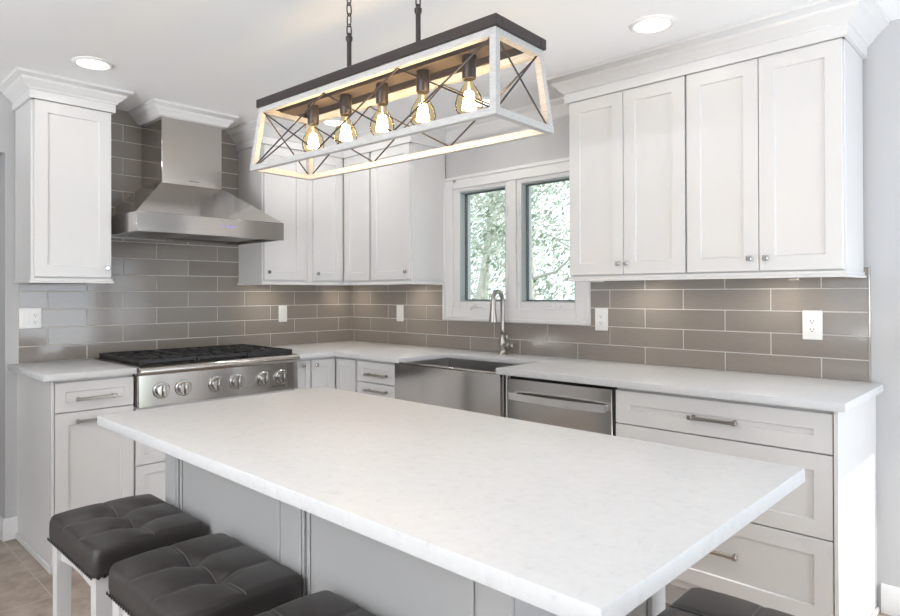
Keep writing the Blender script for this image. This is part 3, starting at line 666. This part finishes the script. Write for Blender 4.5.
# ------------------------------------------------------------------ stools
SW, SDp, SZ, STH = 0.388, 0.302, 0.634, 0.062
def make_stool():
    root = thing('counter_stool', (0, 0, 0), 'x', 'stool', 'tufted leather counter stools')
    nx, ny = 56, 42
    hw, hd = SW/2, SDp/2; rr = 0.016
    def zt(x, y):
        ex, ey = hw-abs(x), hd-abs(y)
        z = SZ
        for e_ in (ex, ey):
            d = max(0.0, rr-e_)
            z -= rr*(1-math.sqrt(max(0, 1-(d/rr)**2)))*0.85
        z += 0.007*(1-(y/hd)**2)*(0.4+0.6*(x/hw)**2) - 0.002
        for sx in (-SW/6, SW/6): z -= 0.0035*math.exp(-((x-sx)/0.007)**2)*(0.55 + 0.45*math.exp(-(y/0.08)**2))
        z -= 0.0035*math.exp(-(y/0.007)**2)*(0.55+0.45*math.exp(-((abs(x)-SW/6)/0.06)**2))
        for sx in (-SW/6, SW/6): z -= 0.018*math.exp(-(((x-sx)**2+y*y)/0.030**2))
        # soft puffs between the seams
        z += 0.006*abs(math.cos(PI*(x+hw)/(SW/3)/1.0 - PI/2))**0.8*abs(math.sin(PI*(y)/(SDp/2)))**0.8
        return z
    b = MB(); g = []
    for i in range(nx+1):
        row = []
        for j in range(ny+1):
            # cluster samples towards the rim
            u = -math.cos(PI*i/nx)*0.35 + (2*i/nx-1)*0.65; v = -math.cos(PI*j/ny)*0.35 + (2*j/ny-1)*0.65
            x, y = u*hw, v*hd
            # round the plan corners
            cx_, cy_ = abs(x)-(hw-0.02), abs(y)-(hd-0.02)
            if cx_ > 0 and cy_ > 0:
                l_ = math.hypot(cx_, cy_)
                mxx = max(cx_, cy_)
                s_ = mxx/l_ if l_ > 0 else 1
                x = math.copysign(hw-0.02+cx_*s_, x); y = math.copysign(hd-0.02+cy_*s_, y)
            row.append(b._v((x, y, zt(u*hw, v*hd))))
        g.append(row)
    for i in range(nx):
        for j in range(ny): b.bm.faces.new((g[i][j], g[i+1][j], g[i+1][j+1], g[i][j+1]))
    rim = [g[i][0] for i in range(nx+1)] + [g[nx][j] for j in range(1, ny+1)] + [g[i][ny] for i in range(nx-1, -1, -1)] + [g[0][j] for j in range(ny-1, 0, -1)]
    last = rim
    for (sc, z) in ((1.006, SZ-0.035), (1.006, SZ-0.052), (0.996, SZ-0.070)):
        nr = [b._v((v.co.x*sc, v.co.y*sc, z)) for v in rim]
        for k in range(len(nr)): b.bm.faces.new((last[k], nr[k], nr[(k+1) % len(nr)], last[(k+1) % len(nr)]))
        last = nr
    b.bm.faces.new(last)
    seat = b.build('seat', m_leather, root, smooth=60)
    b = MB()
    def line(f, n=40):
        b.tube([(x, y, zt(x, y)+0.0006) for x, y in (f(k/n) for k in range(n+1))], 0.0011, 5)
    for off in (0.0035,):
        for sx in (-SW/6, SW/6): line(lambda t_: (sx+off, (2*t_-1)*(hd-0.004)))
        line(lambda t_: ((2*t_-1)*(hw-0.004), off))
    b.build('stitching', m_thread, seat)
    b = MB(); zn = SZ-0.068; P_ = []
    n1, n2 = 26, 19
    for k in range(n1):
        x = -hw+.010+(SW-.02)*k/(n1-1); P_ += [(x, -hd-.001, 0, -1), (x, hd+.001, 0, 1)]
    for k in range(n2):
        y = -hd+.012+(SDp-.024)*k/(n2-1); P_ += [(-hw-.001, y, -1, 0), (hw+.001, y, 1, 0)]
    for x, y, ax, ay in P_:
        b.lathe([(0.0052, 0), (0.0042, 0.0022), (0, 0.0034)], (x, y, zn), (ax, ay, 0), 8)
    b.build('nailhead_trim', m_nail, seat)
    # white frame
    zt_ = SZ-0.0705; ins = 0.012
    for sx in (-1, 1):
        for sy in (-1, 1):
            tx, ty = sx*(hw-ins-.018), sy*(hd-ins-.018); bx, by = sx*(hw-ins-.016), sy*(hd-ins-.016); w1, w0 = 0.020, 0.017
            b = MB(); b.hexa([(bx-w0, by-w0, 0), (bx+w0, by-w0, 0), (bx+w0, by+w0, 0), (bx-w0, by+w0, 0)], [(tx-w1, ty-w1, zt_), (tx+w1, ty-w1, zt_), (tx+w1, ty+w1, zt_), (tx-w1, ty+w1, zt_)])
            b.build('leg', m_white, root)
    def apron(p, q, ax):
        b = MB(); n = 14; lo = []; hi = []
        for k in range(n+1):
            u = k/n; d = 0.056 - 0.014*math.sin(PI*u)
            c = Vector(p)*(1-u) + Vector(q)*u
            lo.append(c+Vector((0, 0, zt_-d))); hi.append(c+Vector((0, 0, zt_)))
        off = Vector((0.009, 0, 0)) if ax == 'x' else Vector((0, 0.009, 0))
        for k in range(n):
            a_ = [lo[k]-off, lo[k+1]-off, hi[k+1]-off, hi[k]-off]; c_ = [lo[k]+off, lo[k+1]+off, hi[k+1]+off, hi[k]+off]
            b.hexa([tuple(v) for v in a_], [tuple(v) for v in c_])
        bmesh.ops.remove_doubles(b.bm, verts=b.bm.verts[:], dist=1e-5)
        b.build('apron_rail', m_white, root)
    ex, ey = hw-.030, hd-.030
    apron((-ex+.018, -ey, 0), (ex-.018, -ey, 0), 'y'); apron((-ex+.018, ey, 0), (ex-.018, ey, 0), 'y')
    apron((-ex, -ey+.018, 0), (-ex, ey-.018, 0), 'x'); apron((ex, -ey+.018, 0), (ex, ey-.018, 0), 'x')
    for z_, kind in ((0.20, 'y'), (0.26, 'x')):
        u = z_/zt_; lx = hw-.029; ly = hd-.029
        for s_ in (-1, 1):
            b = MB()
            if kind == 'y': b.box(-lx+.014, s_*ly-.009, z_-.014, lx-.014, s_*ly+.009, z_+.014, .002)
            else: b.box(s_*lx-.009, -ly+.014, z_-.014, s_*lx+.009, ly-.014, z_+.014, .002)
            b.build('stretcher', m_white, root)
    return root
st = make_stool()
spots = [((1.992, -2.4065, 0), 0, 'tufted charcoal leather stool nearest the left end of the island'),
         ((2.474, -2.4065, 0), 0, 'tufted charcoal leather stool second from the left end of the island'),
         ((2.950, -2.4065, 0), 0, 'tufted charcoal leather stool mostly cut off at the bottom edge of the photo'),
         ((3.475, -1.875, 0), PI/2, 'tufted charcoal leather stool at the right end of the island')]
for i, (loc, rz, lab) in enumerate(spots):
    o = st if i == 0 else copy_tree(st)
    o.location = loc; o.rotation_euler = (0, 0, rz); o['label'] = lab

# ------------------------------------------------------------------ linear chandelier
cz0, cz1 = 1.700, 1.9165
CHX, CHY = 2.455, -1.830
root = thing('linear_chandelier', (CHX, CHY, cz0), 'long whitewashed open-frame chandelier with five glowing bulbs above the island', 'chandelier')
hl0, hw0 = 0.507, 0.120; hl1, hw1 = 0.490, 0.096; w = 0.009
def bar(b, p, q, w_, h_=None):
    """square bar between two points"""
    p, q = Vector(p), Vector(q); d = (q-p).normalized(); a = Vector((0, 0, 1)) if abs(d.z) < 0.8 else Vector((1, 0, 0))
    e1 = d.cross(a).normalized(); e2 = d.cross(e1); h_ = h_ or w_
    c = [(-1, -1), (1, -1), (1, 1), (-1, 1)]
    b.hexa([tuple(p+e1*x*w_+e2*y*h_) for x, y in c], [tuple(q+e1*x*w_+e2*y*h_) for x, y in c])
def cb(sx, sy): return Vector((CHX+sx*hl0, CHY+sy*hw0, cz0+w))
def ct(sx, sy): return Vector((CHX+sx*hl1, CHY+sy*hw1, cz1-w))
b = MB()
for sx in (-1, 1):
    for sy in (-1, 1): bar(b, cb(sx, sy), ct(sx, sy), w)
for f_, in ((cb,), (ct,)):
    for sy in (-1, 1): bar(b, f_(-1, sy)+Vector((-w, 0, 0)), f_(1, sy)+Vector((w, 0, 0)), w)
    for sx in (-1, 1): bar(b, f_(sx, -1)+Vector((0, w, 0)), f_(sx, 1)-Vector((0, w, 0)), w)
b.build('cage_frame', m_washed, root)
b = MB(); z0, z1 = cz1+0.0005, cz1+0.0285; X, Y = hl1+0.016, hw1+0.016
b.box(CHX-X, CHY-Y, z0, CHX+X, CHY-Y+0.026, z1, .002); b.box(CHX-X, CHY+Y-.026, z0, CHX+X, CHY+Y, z1, .002)
b.box(CHX-X, CHY-Y+.026, z0, CHX-X+.026, CHY+Y-.026, z1, .002); b.box(CHX+X-.026, CHY-Y+.026, z0, CHX+X, CHY+Y-.026, z1, .002)
b.build('top_frame', m_bronze, root)
b = MB(); b.box(CHX-X+.0262, CHY-0.032, z0-.004, CHX+X-.0262, CHY+0.032, z0+.018, .002); b.build('socket_bar', m_woodbar, root)
b = MB()
for sy in (-1, 1):
    n = 3
    for k in range(n):
        u0, u1 = -1+2*k/n, -1+2*(k+1)/n
        for (ua, ub) in ((u0, u1), (u1, u0)):
            p = cb(0, sy); p.x = CHX+ua*(hl0-w); q = ct(0, sy); q.x = CHX+ub*(hl1-w)
            p.z += w; q.z -= w
            b.tube([p, q], 0.0024, 6)
for sx in (-1, 1):
    for s_ in (-1, 1):
        p = cb(sx, s_); p.y -= s_*w; q = ct(sx, -s_); q.y += s_*w; p.z += w; q.z -= w
        b.tube([p, q], 0.0024, 6)
b.build('cross_brace', m_bronze, root)
for k in range(5):
    x = CHX - 0.335 + k*0.1675; zs = z0-.0042
    b = MB(); b.lathe([(0.019, 0), (0.019, -0.058), (0.017, -0.061), (0, -0.061)], (x, CHY, zs), (0, 0, 1), 20); so = b.build('socket', m_bronze, root)
    zb = zs-0.0612
    b = MB(); b.lathe([(0.0130, 0), (0.0135, -0.014), (0.0205, -0.024), (0.0325, -0.044), (0.0375, -0.064), (0.0355, -0.081), (0.026, -0.094), (0.010, -0.101), (0, -0.102)], (x, CHY, zb), (0, 0, 1), 24)
    for j in range(8):
        a = 2*PI*j/8
        b.tube([(x+.008*math.cos(a), CHY+.008*math.sin(a), zb-.034), (x+.0165*math.cos(a+.3), CHY+.0165*math.sin(a+.3), zb-.080)], 0.0042, 5, 1)
    b.tube([(x, CHY, zb-.006), (x, CHY, zb-.05)], 0.0035, 6, 2)
    b.build('bulb', [m_bulb, m_fil, m_plate], so, 60)
    l = bpy.data.lights.new('filament_lamp', 'POINT'); l.energy = 0.62; l.color = (1, 0.70, 0.38); l.shadow_soft_size = 0.02
    o = bpy.data.objects.new('filament_lamp', l); C.objects.link(o); o.parent = root; o.location = (x-CHX, 0, zb-0.055-cz0)
for sx in (-1, 1):
    x = CHX + sx*0.150; zr = z1+0.150; zb_ = z0+.0182
    b = MB(); b.tube([(x, CHY, zb_), (x, CHY, zr)], 0.0075, 12); b.lathe([(0.009, -0.012), (0.011, -.006), (0.011, 0.002), (0.005, 0.006), (0.005, 0.014), (0, .015)], (x, CHY, zr), (0, 0, 1), 12)
    b.build('hanging_rod', m_bronze, root)
    b = MB(); zc = zr+0.022; k = 0
    while zc < CEIL-0.03:
        pts = []
        for j in range(14):
            a = 2*PI*j/14; h_ = 0.016*math.sin(a); v_ = math.copysign(abs(math.cos(a))**0.8, math.cos(a))*0.021 ; q = 0.0075*math.sin(a)
            pts.append((x+(q if k % 2 else 0)*1.2, CHY+(0 if k % 2 else q)*1.2, zc+v_))
        b.tube(pts, 0.0022, 6, closed=True); zc += 0.034; k += 1
    b.lathe([(0.03, CEIL-.0005), (0.03, CEIL-.012), (0.012, CEIL-.022), (0.004, CEIL-.03)], (x, CHY, 0), (0, 0, 1), 20)
    b.build('chain', m_bronze, root)
root.rotation_euler = (0, 0, math.radians(2.6))

# ------------------------------------------------------------------ garden beyond the window
b = MB(); b.box(-30, 0.25, -0.6, 20, 40, -0.5); struct('ground_outside', b, m_grass, 'pale lawn beyond the window', 'lawn')
def tree(x, y, h, cr, seed, lm, label, nleaf=4200):
    rnd = random.Random(seed)
    root = thing('garden_tree', (x, y, -0.5), label, 'tree', 'trees beyond the window')
    b = MB(); tips = []
    lean = (rnd.uniform(-.3, .3), rnd.uniform(-.3, .3))
    tr = [(x+lean[0]*u*h*.4, y+lean[1]*u*h*.4, -0.5+u*h) for u in (0, .25, .5, .75, 1)]
    b.tube(tr, [0.09, 0.075, 0.06, 0.04, 0.02], 8)
    for k in range(16):
        u = rnd.uniform(.25, .98); i = min(3, int(u*4)); f_ = u*4-i
        p = Vector(tr[i])*(1-f_)+Vector(tr[i+1])*f_
        a = rnd.uniform(0, 2*PI); L_ = cr*rnd.uniform(.5, 1.0); q = p+Vector((math.cos(a)*L_, math.sin(a)*L_, L_*rnd.uniform(.2, .8)))
        mid = (p+q)/2+Vector((0, 0, -.1))
        b.tube([p, mid, q], [0.025, 0.016, 0.007], 6); tips += [mid, q, (mid+q)/2]
    b.build('trunk', m_bark, root)
    b = MB()
    for k in range(nleaf):
        c = rnd.choice(tips)+Vector((rnd.gauss(0, .28), rnd.gauss(0, .28), rnd.gauss(0, .28)))
        s_ = rnd.uniform(.013, .030); d = Vector((rnd.gauss(0, 1), rnd.gauss(0, 1), rnd.gauss(0, 1))).normalized(); e1 = d.orthogonal().normalized(); e2 = d.cross(e1)
        b.bm.faces.new([b._v(c+e1*s_*1.7), b._v(c+e2*s_*.7), b._v(c-e1*s_*1.7), b._v(c-e2*s_*.7)])
    fo = b.build('foliage', lm, root); fo['kind'] = 'stuff'
tree(-0.35, 2.9, 4.2, 0.75, 1, m_leaf, 'slim pale-trunked tree seen through the left window')
tree(-2.9, 4.6, 4.8, 1.0, 2, m_leaf, 'leafy tree at the left side of the left window view')
tree(0.55, 5.4, 4.6, 1.0, 3, m_leaf2, 'leafy olive-green tree seen through the right window')
tree(-1.9, 7.4, 5.6, 1.2, 4, m_leaf2, 'taller tree further back between the two window views')
tree(-5.4, 8.0, 5.8, 1.3, 5, m_leaf, 'far tree at the left behind the nearer trees')
tree(0.9, 9.4, 5.6, 1.3, 6, m_leaf, 'far tree at the right behind the nearer trees')
